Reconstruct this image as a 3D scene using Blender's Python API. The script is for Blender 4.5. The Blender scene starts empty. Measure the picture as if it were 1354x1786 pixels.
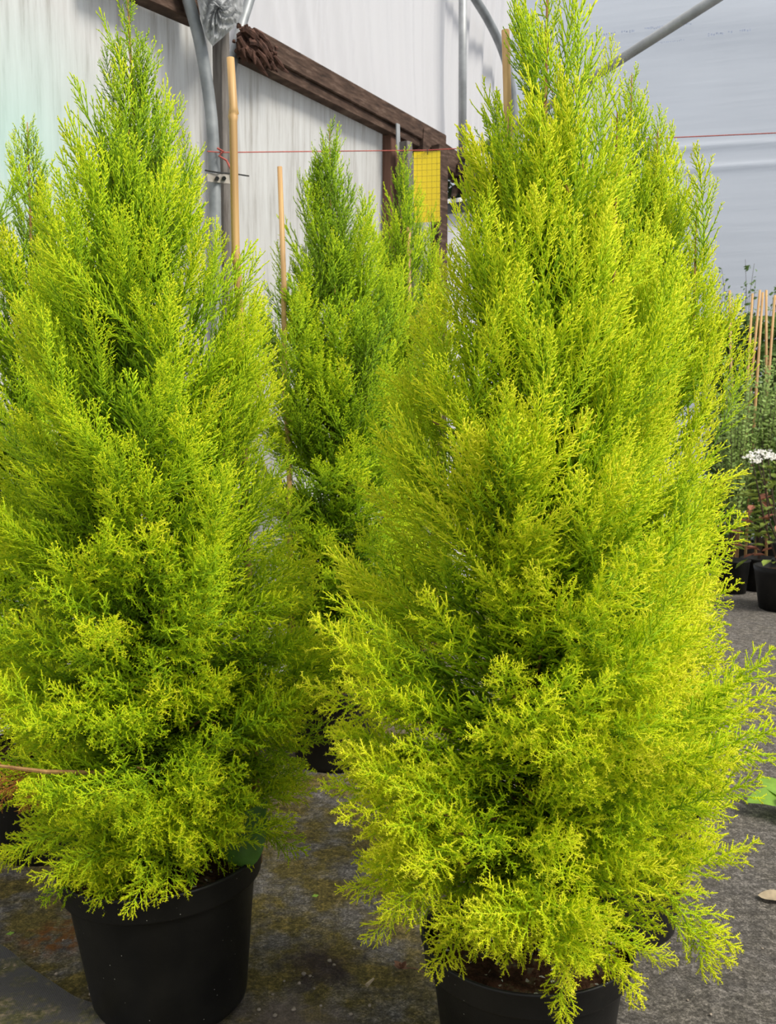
import bpy, math, random
import numpy as np
from mathutils import Vector, Matrix

# ------------------------------------------------------------------ camera, sky, sun, exposure
SC = bpy.context.scene
COL = SC.collection
FPX, CX, CY, CAMZ, PITCH = 1650.0, 677.0, 893.0, 1.04, math.radians(5.0)
cam_data = bpy.data.cameras.new('camera')
cam = bpy.data.objects.new('camera', cam_data)
COL.objects.link(cam)
cam.location = (0, 0, CAMZ)
cam.rotation_euler = (math.pi / 2 - PITCH, 0, 0)
cam_data.sensor_fit = 'VERTICAL'
cam_data.sensor_height = 24.0
cam_data.lens = FPX / 1786.0 * 24.0
cam_data.clip_start = 0.02
cam_data.dof.use_dof = True
cam_data.dof.focus_distance = 1.38
cam_data.dof.aperture_fstop = 11.0
SC.camera = cam

w = bpy.data.worlds.new('overcast_sky')
SC.world = w
w.use_nodes = True
wn, wl = w.node_tree.nodes, w.node_tree.links
bg = wn['Background']
tc = wn.new('ShaderNodeTexCoord'); sep = wn.new('ShaderNodeSeparateXYZ')
rmp = wn.new('ShaderNodeValToRGB')
wl.new(tc.outputs['Generated'], sep.inputs[0]); wl.new(sep.outputs['Z'], rmp.inputs[0])
rmp.color_ramp.elements[0].position = 0.0; rmp.color_ramp.elements[0].color = (0.62, 0.66, 0.70, 1)
rmp.color_ramp.elements[1].position = 0.9; rmp.color_ramp.elements[1].color = (1.0, 1.0, 1.0, 1)
wl.new(rmp.outputs[0], bg.inputs['Color'])
bg.inputs['Strength'].default_value = 0.85

sun_d = bpy.data.lights.new('sun', 'SUN')
sun_d.energy = 3.3
sun_d.angle = math.radians(22)
sun_d.color = (1.0, 0.95, 0.84)
sun = bpy.data.objects.new('sun', sun_d)
COL.objects.link(sun)
sd = Vector((0.76, -0.52, 1.0)).normalized()          # towards the sun
sun.rotation_euler = sd.to_track_quat('Z', 'Y').to_euler()

SC.view_settings.view_transform = 'Standard'
SC.view_settings.look = 'None'
SC.view_settings.gamma = 1.0
SC.view_settings.use_curve_mapping = False
SC.view_settings.exposure = 0.30
SC.cycles.max_bounces = 8
SC.cycles.diffuse_bounces = 4
SC.cycles.glossy_bounces = 2
SC.cycles.transmission_bounces = 4
SC.cycles.transparent_max_bounces = 6
SC.cycles.debug_use_compact_bvh = True
SC.cycles.denoising_prefilter = 'FAST'
SC.cycles.caustics_reflective = False
SC.cycles.caustics_refractive = False

random.seed(7)
RNG = np.random.default_rng(7)
R = math.radians

# ------------------------------------------------------------------ where things stand
def ray(px, py):
    x, y = (px - CX) / FPX, (CY - py) / FPX
    return Vector((x, math.cos(PITCH) + y * math.sin(PITCH), y * math.cos(PITCH) - math.sin(PITCH)))
def at(px, py, Y):
    d = ray(px, py)
    return Vector((0, 0, CAMZ)) + d * (Y / d.y)
def on_plane(px, py, p, n):
    d = ray(px, py); o = Vector((0, 0, CAMZ))
    return o + d * ((p - o).dot(n) / d.dot(n))
def ground(px, py, z=0.0):
    return on_plane(px, py, Vector((0, 0, z)), Vector((0, 0, 1)))
WALL_U = Vector((0.556, 0.831, 0)).normalized()
WALL_N = Vector((WALL_U.y, -WALL_U.x, 0))               # towards the inside of the tunnel
WALL_P = Vector((-0.571, 3.81, 0))
def on_wall(px, py, off=0.0):
    return on_plane(px, py, WALL_P + WALL_N * off, WALL_N)
END_U = Vector((math.cos(R(17)), -math.sin(R(17)), 0))
END_N = Vector((-END_U.y * -1, -END_U.x, 0))
END_N = Vector((-math.sin(R(17)), -math.cos(R(17)), 0))
END_P = Vector((3.35, 8.0, 0))
def on_end(px, py, off=0.0):
    return on_plane(px, py, END_P + END_N * off, END_N)

# ------------------------------------------------------------------ objects
def tag(o, label=None, cat=None, group=None, kind=None):
    if label: o['label'] = label
    if cat: o['category'] = cat
    if group: o['group'] = group
    if kind: o['kind'] = kind
    return o
def empty(name, loc, label, cat, group=None):
    o = bpy.data.objects.new(name, None)
    COL.objects.link(o)
    o.location = loc
    o.empty_display_size = 0.1
    return tag(o, label, cat, group)
def link(name, me, mat, parent=None, smooth=False):
    o = bpy.data.objects.new(name, me)
    COL.objects.link(o)
    if mat is not None:
        for m in (mat if isinstance(mat, (list, tuple)) else [mat]):
            me.materials.append(m)
    if smooth:
        me.polygons.foreach_set('use_smooth', np.ones(len(me.polygons), dtype=bool))
    if parent is not None:
        o.parent = parent
        o.matrix_parent_inverse = Matrix.Identity(4)
        par = Matrix.Translation(-parent_world(parent))
        me.transform(par)
    return o
def parent_world(p):
    v = Vector(p.location)
    while p.parent is not None:
        p = p.parent
        v += Vector(p.location)
    return v
class MB:
    """collects shapes in world space; build() links them as one mesh object"""
    def __init__(s): s.v = []; s.f = []; s.m = []
    def add(s, vs, fs, mi=0):
        b = len(s.v)
        s.v += [tuple(p) for p in vs]
        s.f += [tuple(b + i for i in f) for f in fs]
        s.m += [mi] * len(fs)
        return s
    def tube(s, pts, rad, n=10, caps=True, mi=0, flat=None):
        pts = [Vector(p) for p in pts]
        rads = rad if isinstance(rad, (list, tuple)) else [rad] * len(pts)
        t0 = (pts[1] - pts[0]).normalized()
        ref = Vector((0, 0, 1)) if abs(t0.z) < 0.9 else Vector((1, 0, 0))
        a = t0.cross(ref).normalized()
        vs, fs = [], []
        for i, p in enumerate(pts):
            t = (pts[min(i + 1, len(pts) - 1)] - pts[max(i - 1, 0)]).normalized()
            a = (a - t * a.dot(t)).normalized(); b = t.cross(a)
            for k in range(n):
                th = 2 * math.pi * k / n
                vs.append(p + (a * math.cos(th) + b * math.sin(th)) * rads[i])
        for i in range(len(pts) - 1):
            for k in range(n):
                fs.append((i * n + k, i * n + (k + 1) % n, (i + 1) * n + (k + 1) % n, (i + 1) * n + k))
        if caps:
            fs.append(tuple(range(n - 1, -1, -1))); fs.append(tuple((len(pts) - 1) * n + k for k in range(n)))
        return s.add(vs, fs, mi)
    def bar(s, a, b, wdir, w_, h_, mi=0, bev=0.0):
        """a squared timber from a to b; wdir is the direction of its width"""
        a, b = Vector(a), Vector(b)
        t = (b - a).normalized(); wd = Vector(wdir); wd = (wd - t * wd.dot(t)).normalized(); hd = t.cross(wd)
        prof = []
        c = bev or min(w_, h_) * 0.06
        for sx, sy in ((1, 1), (-1, 1), (-1, -1), (1, -1)):
            q = [(sx * (w_ / 2), sy * (h_ / 2 - c)), (sx * (w_ / 2 - c), sy * (h_ / 2))]
            prof += q if sx * sy > 0 else q[::-1]
        n = len(prof); vs = []
        for p in (a, b):
            vs += [p + wd * x + hd * y for x, y in prof]
        fs = [(k, (k + 1) % n, n + (k + 1) % n, n + k) for k in range(n)]
        fs += [tuple(range(n - 1, -1, -1)), tuple(range(n, 2 * n))]
        return s.add(vs, fs, mi)
    def lathe(s, base, prof, n=64, axis=None, mi=0, close=False):
        base = Vector(base); ax = Vector(axis or (0, 0, 1)).normalized()
        q = ax.to_track_quat('Z', 'Y'); vs, fs = [], []
        for r, z in prof:
            for k in range(n):
                th = 2 * math.pi * k / n
                vs.append(base + q @ Vector((r * math.cos(th), r * math.sin(th), z)))
        m = len(prof)
        for i in range(m if close else m - 1):
            for k in range(n):
                j = (i + 1) % m
                fs.append((i * n + k, i * n + (k + 1) % n, j * n + (k + 1) % n, j * n + k))
        return s.add(vs, fs, mi)
    def build(s, name, mat, parent=None, smooth=False):
        me = bpy.data.meshes.new(name)
        me.from_pydata(s.v, [], s.f)
        me.polygons.foreach_set('material_index', np.array(s.m, dtype=np.int32))
        me.update()
        return link(name, me, mat, parent, smooth)
def grid_mesh(nu, nv, fn):
    """fn(u, v) -> point, on a nu x nv grid"""
    m = MB()
    vs = [fn(i / nu, j / nv) for j in range(nv + 1) for i in range(nu + 1)]
    fs = [(j * (nu + 1) + i, j * (nu + 1) + i + 1, (j + 1) * (nu + 1) + i + 1, (j + 1) * (nu + 1) + i) for j in range(nv) for i in range(nu)]
    return m.add(vs, fs)

# ------------------------------------------------------------------ materials
class NT:
    def __init__(s, name):
        s.mat = bpy.data.materials.new(name); s.mat.use_nodes = True
        s.n, s.l = s.mat.node_tree.nodes, s.mat.node_tree.links
        s.b = s.n['Principled BSDF']; s.out = s.n['Material Output']
        s.obj = s.n.new('ShaderNodeTexCoord').outputs['Object']
        s.geo = s.n.new('ShaderNodeNewGeometry').outputs['Position']
    def mapped(s, scale, src=None, rot=(0, 0, 0)):
        m = s.n.new('ShaderNodeMapping'); m.inputs['Scale'].default_value = scale; m.inputs['Rotation'].default_value = rot
        s.l.new(src or s.geo, m.inputs[0]); return m.outputs[0]
    def noise(s, scale, detail=4, rough=0.55, vec=None, out='Fac'):
        t = s.n.new('ShaderNodeTexNoise'); t.inputs['Scale'].default_value = scale
        t.inputs['Detail'].default_value = detail; t.inputs['Roughness'].default_value = rough
        s.l.new(vec or s.geo, t.inputs['Vector']); return t.outputs[out]
    def voro(s, scale, vec=None, out='Distance', rand=1.0):
        t = s.n.new('ShaderNodeTexVoronoi'); t.inputs['Scale'].default_value = scale
        t.inputs['Randomness'].default_value = rand
        s.l.new(vec or s.geo, t.inputs['Vector']); return t.outputs[out]
    def ramp(s, fac, stops, interp='LINEAR'):
        r = s.n.new('ShaderNodeValToRGB'); s.l.new(fac, r.inputs[0]); cr = r.color_ramp; cr.interpolation = interp
        while len(cr.elements) < len(stops): cr.elements.new(0.5)
        for e, (p, c) in zip(cr.elements, stops):
            e.position = p; e.color = (c, c, c, 1) if isinstance(c, (int, float)) else (*c, 1)
        return r.outputs[0]
    def mix(s, fac, a, b, mode='MIX'):
        m = s.n.new('ShaderNodeMix'); m.data_type = 'RGBA'; m.blend_type = mode
        for i, v in ((0, fac), (6, a), (7, b)):
            if isinstance(v, (int, float)): m.inputs[i].default_value = v
            elif isinstance(v, tuple): m.inputs[i].default_value = (*v, 1)
            else: s.l.new(v, m.inputs[i])
        return m.outputs[2]
    def math(s, op, a, b=0.0):
        m = s.n.new('ShaderNodeMath'); m.operation = op
        for i, v in enumerate((a, b)):
            if isinstance(v, (int, float)): m.inputs[i].default_value = v
            else: s.l.new(v, m.inputs[i])
        return m.outputs[0]
    def bump(s, h, strength=0.4, dist=0.01):
        b = s.n.new('ShaderNodeBump'); b.inputs['Strength'].default_value = strength; b.inputs['Distance'].default_value = dist
        s.l.new(h, b.inputs['Height']); s.l.new(b.outputs[0], s.b.inputs['Normal']); return b.outputs[0]
    def col(s, c):
        if isinstance(c, tuple): s.b.inputs['Base Color'].default_value = (*c, 1)
        else: s.l.new(c, s.b.inputs['Base Color'])
    def set(s, rough=0.6, metal=0.0, spec=0.4):
        s.b.inputs['Roughness'].default_value = rough; s.b.inputs['Metallic'].default_value = metal
        s.b.inputs['Specular IOR Level'].default_value = spec
    def translucent(s, color, fac):
        t = s.n.new('ShaderNodeBsdfTranslucent'); mx = s.n.new('ShaderNodeMixShader'); mx.inputs[0].default_value = fac
        if isinstance(color, tuple): t.inputs[0].default_value = (*color, 1)
        else: s.l.new(color, t.inputs[0])
        s.l.new(s.b.outputs[0], mx.inputs[1]); s.l.new(t.outputs[0], mx.inputs[2]); s.l.new(mx.outputs[0], s.out.inputs[0])

def foliage_material(name, stops, trans=0.35):
    t = NT(name)
    a = t.n.new('ShaderNodeAttribute'); a.attribute_name = 'tone'
    c = t.ramp(a.outputs['Fac'], stops)
    t.col(c); t.set(0.55, 0, 0.25)
    t.translucent(c, trans)
    return t.mat
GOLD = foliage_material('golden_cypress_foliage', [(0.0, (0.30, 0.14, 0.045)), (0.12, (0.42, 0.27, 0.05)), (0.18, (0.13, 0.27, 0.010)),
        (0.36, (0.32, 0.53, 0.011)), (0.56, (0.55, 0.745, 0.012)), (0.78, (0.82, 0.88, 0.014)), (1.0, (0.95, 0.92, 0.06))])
DEAD = foliage_material('dead_foliage', [(0.0, (0.16, 0.06, 0.02)), (0.5, (0.36, 0.13, 0.03)), (1.0, (0.50, 0.24, 0.05))], 0.25)

t = NT('black_pot_plastic')
sp = t.ramp(t.voro(75), [(0.0, 1.0), (0.045, 1.0), (0.075, 0.0)])
sp2 = t.ramp(t.noise(13), [(0.50, 0.0), (0.58, 1.0)])
spk = t.math('MULTIPLY', sp, sp2)
dust = t.ramp(t.noise(7, 6), [(0.4, (0.008, 0.008, 0.008)), (0.75, (0.020, 0.019, 0.017))])
t.col(t.mix(spk, dust, (0.42, 0.40, 0.36))); t.set(0.45, 0, 0.25)
t.bump(t.noise(260, 3), 0.12, 0.002)
POT = t.mat

t = NT('potting_soil')
t.col(t.mix(t.ramp(t.voro(150, out='Color'), [(0.84, 0.0), (0.88, 1.0)]),
            t.ramp(t.noise(40, 6), [(0.3, (0.018, 0.010, 0.006)), (0.55, (0.075, 0.034, 0.020)), (0.75, (0.15, 0.16, 0.09))]), (0.62, 0.64, 0.56)))
t.set(0.95, 0, 0.1); t.bump(t.noise(70, 6), 0.9, 0.02)
SOIL = t.mat

t = NT('bark')
v = t.mapped((60, 60, 9))
t.col(t.ramp(t.noise(1.0, 5, vec=v), [(0.3, (0.22, 0.11, 0.045)), (0.7, (0.42, 0.25, 0.10))])); t.set(0.8, 0, 0.2)
BARK = t.mat

t = NT('bamboo')
v = t.mapped((170, 170, 5))
t.col(t.mix(t.ramp(t.noise(3.5, 3), [(0.4, 0.0), (0.7, 0.5)]), t.ramp(t.noise(1.0, 4, vec=v), [(0.3, (0.44, 0.25, 0.09)), (0.7, (0.66, 0.43, 0.18))]), (0.36, 0.20, 0.10)))
t.set(0.5, 0, 0.4)
BAMBOO = t.mat

# mossy ground cover fabric
t = NT('ground_cover')
big = t.noise(2.1, 5, 0.6)
mid_ = t.noise(9, 6, 0.65)
fine = t.mix(0.5, t.noise(48, 8, 0.8), t.noise(190, 6, 0.8))
base = t.ramp(fine, [(0.36, (0.020, 0.018, 0.016)), (0.5, (0.115, 0.104, 0.094)), (0.62, (0.40, 0.365, 0.335))])
moss = t.ramp(fine, [(0.37, (0.014, 0.012, 0.004)), (0.5, (0.110, 0.088, 0.022)), (0.62, (0.36, 0.265, 0.075))])
rust = t.ramp(fine, [(0.3, (0.03, 0.014, 0.006)), (0.55, (0.20, 0.08, 0.016)), (0.75, (0.34, 0.15, 0.03))])
grit = t.ramp(fine, [(0.3, (0.05, 0.035, 0.028)), (0.55, (0.21, 0.165, 0.135)), (0.75, (0.40, 0.33, 0.28))])
sepn = t.n.new('ShaderNodeSeparateXYZ'); t.l.new(t.geo, sepn.inputs[0])
# moss is thickest between the pots, the walked path on the right is bare
left_side = t.ramp(t.math('MULTIPLY', t.math('ADD', sepn.outputs['X'], 1.0), 0.5), [(0.50, 1.0), (0.68, 0.10)])
mossf = t.math('MULTIPLY', t.ramp(mid_, [(0.38, 0.0), (0.56, 1.0)]), left_side)
c = t.mix(mossf, base, moss)
def spot(px, py, r, soft=0.5):
    p = ground(px, py)
    d = t.n.new('ShaderNodeVectorMath'); d.operation = 'DISTANCE'
    t.l.new(t.geo, d.inputs[0]); d.inputs[1].default_value = p
    dd = t.math('ADD', d.outputs['Value'], t.math('MULTIPLY', t.math('SUBTRACT', mid_, 0.5), r * 2.2))
    return t.ramp(dd, [(max(0.0, r * (1 - soft)), 1.0), (r, 0.0)])
c = t.mix(t.math('MULTIPLY', spot(95, 1625, 0.10, 0.7), t.ramp(t.noise(45, 4), [(0.4, 0.0), (0.6, 1.0)])), c, rust)
c = t.mix(t.math('MULTIPLY', spot(500, 1790, 0.12, 0.7), 0.85), c, grit)
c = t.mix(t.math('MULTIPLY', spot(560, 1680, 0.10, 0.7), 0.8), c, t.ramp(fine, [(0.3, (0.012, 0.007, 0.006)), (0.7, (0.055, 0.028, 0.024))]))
spk = t.math('MULTIPLY', t.ramp(t.voro(70), [(0.0, 1.0), (0.07, 1.0), (0.11, 0.0)]), t.ramp(t.noise(11, 3), [(0.5, 0.0), (0.6, 1.0)]))
c = t.mix(spk, c, (0.38, 0.33, 0.27))
t.col(c); t.set(0.9, 0, 0.25)
t.bump(t.math('ADD', t.math('MULTIPLY', fine, 1.0), t.math('MULTIPLY', mid_, 1.5)), 0.8, 0.012)
GROUND = t.mat

t = NT('woven_fabric')
wv = t.n.new('ShaderNodeTexWave'); wv.inputs['Scale'].default_value = 90; t.l.new(t.geo, wv.inputs['Vector'])
dirt = t.noise(16, 6, 0.65)
fine2 = t.noise(80, 5, 0.7)
cc = t.mix(wv.outputs['Fac'], (0.036, 0.034, 0.034), (0.075, 0.072, 0.070))
cc = t.mix(t.ramp(dirt, [(0.45, 0.0), (0.6, 0.9)]), cc, t.ramp(fine2, [(0.3, (0.025, 0.024, 0.008)), (0.5, (0.075, 0.072, 0.025)), (0.75, (0.30, 0.22, 0.15))]))
t.col(cc); t.set(0.8, 0, 0.3); t.bump(fine2, 0.6, 0.006)
WEAVE = t.mat

# grimy white sheet of the side wall: vertical streaks of dirt, a few specks, a faint teal tint painted on the left
t = NT('grimy_white_sheet')
st = t.noise(1.0, 6, 0.7, vec=t.mapped((34, 34, 2.2)))
bl = t.noise(1.6, 3, 0.5)
c = t.ramp(st, [(0.30, (0.42, 0.40, 0.37)), (0.48, (0.61, 0.60, 0.585)), (0.66, (0.70, 0.70, 0.69))])
c = t.mix(t.ramp(bl, [(0.52, 0.0), (0.72, 0.45)]), c, (0.52, 0.49, 0.45))
sx = t.n.new('ShaderNodeSeparateXYZ'); t.l.new(t.geo, sx.inputs[0])
pA = on_wall(40, 270)
d = t.n.new('ShaderNodeVectorMath'); d.operation = 'DISTANCE'; t.l.new(t.geo, d.inputs[0]); d.inputs[1].default_value = pA
teal_fac = t.ramp(t.math('ADD', d.outputs['Value'], t.math('MULTIPLY', t.math('SUBTRACT', bl, 0.5), 0.25)), [(0.06, 0.62), (0.48, 0.0)])
c = t.mix(teal_fac, c, (0.50, 0.76, 0.69))
spk = t.math('MULTIPLY', t.ramp(t.voro(9, vec=t.mapped((1, 1, 2.4))), [(0.0, 1.0), (0.05, 1.0), (0.075, 0.0)]), t.ramp(t.noise(2.4, 2), [(0.5, 0.0), (0.56, 0.6)]))
c = t.mix(spk, c, (0.30, 0.29, 0.28))
t.col(c); t.set(0.5, 0, 0.3); t.translucent(c, 0.3)
SHEET = t.mat
def film(name, tint, trans, bumpscale=None):
    t = NT(name)
    n = t.noise(1.3, 5, 0.5)
    c = t.ramp(n, [(0.35, tint), (0.7, tuple(min(1, x * 1.05) for x in tint))])
    t.col(c); t.set(0.38, 0, 0.4)
    if bumpscale:
        t.bump(t.noise(1.0, 4, 0.55, vec=t.mapped(bumpscale)), 0.14, 0.05)
    t.translucent(c, trans)
    return t.mat
FILM = film('folded_film', (0.67, 0.66, 0.68), 0.35)
ENDFILM = film('bluish_film', (0.59, 0.62, 0.68), 0.35, (0.5, 0.5, 7.0))

t = NT('weathered_timber')
v = t.mapped((14, 14, 60))
t.col(t.ramp(t.noise(1.0, 6, 0.6, vec=v), [(0.3, (0.035, 0.022, 0.017)), (0.55, (0.085, 0.052, 0.038)), (0.8, (0.20, 0.14, 0.11))])); t.set(0.85, 0, 0.2)
t.bump(t.noise(1.0, 5, vec=v), 0.5, 0.01)
TIMBER = t.mat
t = NT('grey_timber')
v = t.mapped((50, 50, 5))
t.col(t.ramp(t.noise(1.0, 6, 0.6, vec=v), [(0.3, (0.085, 0.072, 0.065)), (0.7, (0.24, 0.22, 0.205))])); t.set(0.85, 0, 0.2)
GREYWOOD = t.mat
t = NT('red_brown_timber')
v = t.mapped((40, 40, 4))
t.col(t.ramp(t.noise(1.0, 5, vec=v), [(0.3, (0.085, 0.042, 0.028)), (0.7, (0.19, 0.10, 0.072))])); t.set(0.8, 0, 0.2)
REDWOOD = t.mat
t = NT('galvanised_steel')
t.col(t.ramp(t.noise(14, 5), [(0.3, (0.20, 0.215, 0.225)), (0.7, (0.34, 0.355, 0.365))])); t.set(0.5, 0.35, 0.5)
STEEL = t.mat
t = NT('pale_steel')
t.col(t.ramp(t.noise(14, 5), [(0.3, (0.30, 0.31, 0.32)), (0.7, (0.44, 0.45, 0.46))])); t.set(0.5, 0.3, 0.5)
PALESTEEL = t.mat
def plain(name, c, rough=0.6, metal=0.0, trans=0.0, var=0.2):
    t = NT(name)
    cc = t.ramp(t.noise(30, 4), [(0.3, tuple(x * (1 - var) for x in c)), (0.7, tuple(min(1, x * (1 + var)) for x in c))])
    t.col(cc); t.set(rough, metal, 0.35)
    if trans: t.translucent(cc, trans)
    return t.mat
TWINE = plain('red_twine', (0.42, 0.09, 0.07), 0.7)
DARKWIRE = plain('dark_wire', (0.02, 0.02, 0.02), 0.5)
WHITEPAINT = plain('white_painted_bar', (0.75, 0.75, 0.74), 0.5)
CLEARFILM = plain('crumpled_clear_film', (0.60, 0.61, 0.62), 0.18, 0, 0.45, 0.25)
PEAT = plain('rotten_wood', (0.085, 0.042, 0.030), 0.95, 0, 0, 0.6)
STONE = plain('pale_stone', (0.30, 0.25, 0.20), 0.9, 0, 0, 0.5)
DRYLEAF = plain('dry_leaf', (0.50, 0.40, 0.27), 0.7, 0, 0.2, 0.3)
DRYBROWN = plain('dry_brown', (0.20, 0.10, 0.06), 0.8, 0, 0.1, 0.4)
INK = plain('blue_grey_print', (0.42, 0.47, 0.60), 0.6)
GREENLEAF = plain('dark_green_leaf', (0.075, 0.17, 0.02), 0.42, 0, 0.25, 0.25)
LIMELEAF = plain('lime_leaf', (0.26, 0.46, 0.055), 0.42, 0, 0.35, 0.2)
CLIMBLEAF = plain('climber_leaf', (0.14, 0.24, 0.06), 0.4, 0, 0.25, 0.45)
HERBLEAF = plain('herb_leaf', (0.33, 0.46, 0.12), 0.5, 0, 0.3, 0.3)
SHRUBLEAF = plain('shrub_leaf', (0.26, 0.34, 0.06), 0.5, 0, 0.3, 0.35)
PINKLEAF = plain('reddened_leaf', (0.42, 0.17, 0.11), 0.55, 0, 0.25, 0.25)
PETAL = plain('white_petal', (0.86, 0.84, 0.78), 0.6, 0, 0.2, 0.06)
STEM = plain('dark_stem', (0.07, 0.045, 0.03), 0.7)
OUTLEAF = plain('hedge_leaf', (0.022, 0.04, 0.016), 0.5, 0, 0.2, 0.5)

t = NT('yellow_sticky_card')
sx = t.n.new('ShaderNodeSeparateXYZ'); t.l.new(t.obj, sx.inputs[0])
def lines(sock, period, width):
    m = t.math('FRACT', t.math('DIVIDE', t.math('ADD', sock, 1.0), period))
    return t.math('LESS_THAN', m, width / period)
gx = lines(sx.outputs['X'], 0.0204, 0.0013); gz = lines(sx.outputs['Z'], 0.0242, 0.0015)
g = t.math('MAXIMUM', gx, gz)
spk = t.ramp(t.voro(150, vec=t.obj), [(0.0, 1.0), (0.16, 1.0), (0.24, 0.0)])
spk = t.math('MULTIPLY', spk, t.ramp(t.noise(60, 2, vec=t.obj), [(0.48, 0.0), (0.55, 1.0)]))
c = t.mix(t.math('MAXIMUM', t.math('MULTIPLY', g, 0.75), t.math('MULTIPLY', spk, 0.7)), (0.84, 0.63, 0.012), (0.17, 0.11, 0.01))
t.col(c); t.set(0.3, 0, 0.5)
TRAP = t.mat

# ------------------------------------------------------------------ setting: ground, film walls
def gfun(u, v):
    x, y = -4.0 + 9.5 * u, -0.6 + 11.0 * v
    z = 0.004 * math.sin(7.1 * x + 1.3) * math.sin(6.3 * y) - 0.004
    return Vector((x, y, z))
floor = tag(grid_mesh(120, 130, gfun).build('floor', GROUND, smooth=True), kind='structure')

def wall_fun(u, v):
    s = -4.2 + 5.72 * u
    z = (2.47 if s > -0.16 else 2.74) * v
    p = WALL_P + WALL_U * s
    off = 0.010 * math.sin(s * 2.3) * math.sin(z * 2.1 + 1) + 0.004 * math.sin(s * 11 + z * 1.5)
    return Vector((p.x, p.y, z)) + WALL_N * off
tag(grid_mesh(90, 40, wall_fun).build('wall_left', SHEET, smooth=True), kind='structure')
def fold_fun(u, v):
    s = -4.2 + 6.6 * u
    z0 = 2.50 if s > -0.10 else 2.74
    z = z0 + (4.25 - z0) * v
    p = WALL_P + WALL_U * s
    q = s + 0.03 * math.sin(z * 3) + (z - 2.5) * 0.34 * max(0.0, 1.0 - (s + 0.2) / 2.2)
    am = 0.024 + 0.012 * math.sin(q * 3.7)
    off = 0.5 * am * math.sin(q * 31 + 2.1 * math.sin(q * 6.1)) + 0.34 * am * math.sin(q * 67 + 1.7 + 1.5 * math.sin(q * 9)) * (0.6 + 0.4 * math.sin(q * 5)) + 0.12 * am * math.sin(q * 141) - 0.10 * v * v
    lean = -0.16 * (z - 2.5)
    return Vector((p.x, p.y, z)) - WALL_N * (0.03 + off) + WALL_N * lean * 0.2
tag(grid_mesh(900, 14, fold_fun).build('wall_left_upper', FILM, smooth=True), kind='structure')
def end_fun(u, v):
    s = -6.6 + 9.6 * u
    z = 6.0 * v
    p = END_P + END_U * s
    off = 0.012 * math.sin(z * 9 + 0.7 * math.sin(s * 1.3)) * max(0.0, math.sin(z * 1.7 + s * 0.5)) + 0.02 * math.sin(s * 1.1)
    for zz, k in ((3.22, 1.0), (3.40, 0.9), (2.0, 0.08), (1.70, 0.14)):
        dz = z - zz - 0.02 * math.sin(s * 2 + zz)
        off += 0.016 * k * math.exp(-(dz / 0.022) ** 2)
    return Vector((p.x, p.y, z)) + END_N * off
end_wall = tag(grid_mesh(60, 260, end_fun).build('wall_back', ENDFILM, smooth=True), kind='structure')

# faint printed lines on the back film
def print_line(px0, py0, px1, py1, h, seed):
    m = MB(); rr = random.Random(seed)
    a, b = on_end(px0, py0, 0.045), on_end(px1, py1, 0.045)
    L = (b - a).length; t_ = (b - a).normalized(); up = Vector((0, 0, 1)); x = 0.0
    while x < L:
        wd = rr.uniform(0.006, 0.012)
        for k in range(2):
            zz = rr.uniform(0, h * 0.6); p = a + t_ * x + up * zz
            m.add([p, p + t_ * wd, p + t_ * wd + up * h * 0.35, p + up * h * 0.35], [(0, 1, 2, 3)])
        x += wd + rr.uniform(0.003, 0.014 if rr.random() < 0.9 else 0.06)
    return m
m = MB()
for i, (a, b, c_, d_, h) in enumerate(((1005, 68, 1105, 57, .030), (1125, 53, 1205, 44, .026), (1235, 64, 1312, 55, .030), (1028, 90, 1085, 83, .014), (1135, 78, 1195, 71, .016), (900, 78, 940, 74, .02))):
    q = print_line(a, b, c_, d_, h, i); m.add(q.v, q.f)
pm = m.build('trim_1', INK); tag(pm, kind='structure')

# ------------------------------------------------------------------ timber and steel of the side wall
bu = WALL_U
tim = empty('eave_beam', on_wall(420, 80, 0.05), 'long dark weathered timber beam sloping down to the right above the white sheet', 'beam')
MB().bar(on_wall(436, 72, 0.05), on_wall(768, 252, 0.05), Vector((0, 0, 1)), 0.085, 0.07).build('upper_rail', TIMBER, tim)
MB().bar(on_wall(416, 88, 0.045), on_wall(738, 252, 0.045), Vector((0, 0, 1)), 0.070, 0.05).build('lower_rail', TIMBER, tim)
tim2 = empty('gutter_beam', on_wall(300, 10, 0.06), 'short dark timber beam end at the top left above the bent pipe', 'beam')
MB().bar(on_wall(150, -62, 0.07), on_wall(338, 22, 0.07), Vector((0, 0, 1)), 0.085, 0.06).build('rail', TIMBER, tim2)
MB().bar(on_wall(322, -25, 0.11), on_wall(334, 22, 0.11), WALL_U, 0.05, 0.03).build('end_block', TIMBER, tim2)
m = MB(); rr = random.Random(3)
c0 = on_wall(425, 62, 0.09)
for i in range(110):
    k = rr.random()
    p = c0 + WALL_U * rr.uniform(-0.05, 0.15) * (0.3 + k) + Vector((0, 0, rr.uniform(-0.045, 0.05) - 0.035 * k)) + WALL_N * rr.uniform(-0.02, 0.03)
    q = p + WALL_U * rr.uniform(-.01, .085) + Vector((0, 0, rr.uniform(-.05, .012)))
    m.tube([p, (p + q) / 2 + Vector((0, 0, rr.uniform(-.008, .008))), q], [rr.uniform(.005, .012), rr.uniform(.007, .012), .003], 6)
tag(m.build('rotten_wood_clump', PEAT), 'crumbling brown rotten wood clump at the upper end of the eave beam', 'wood clump')

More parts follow.
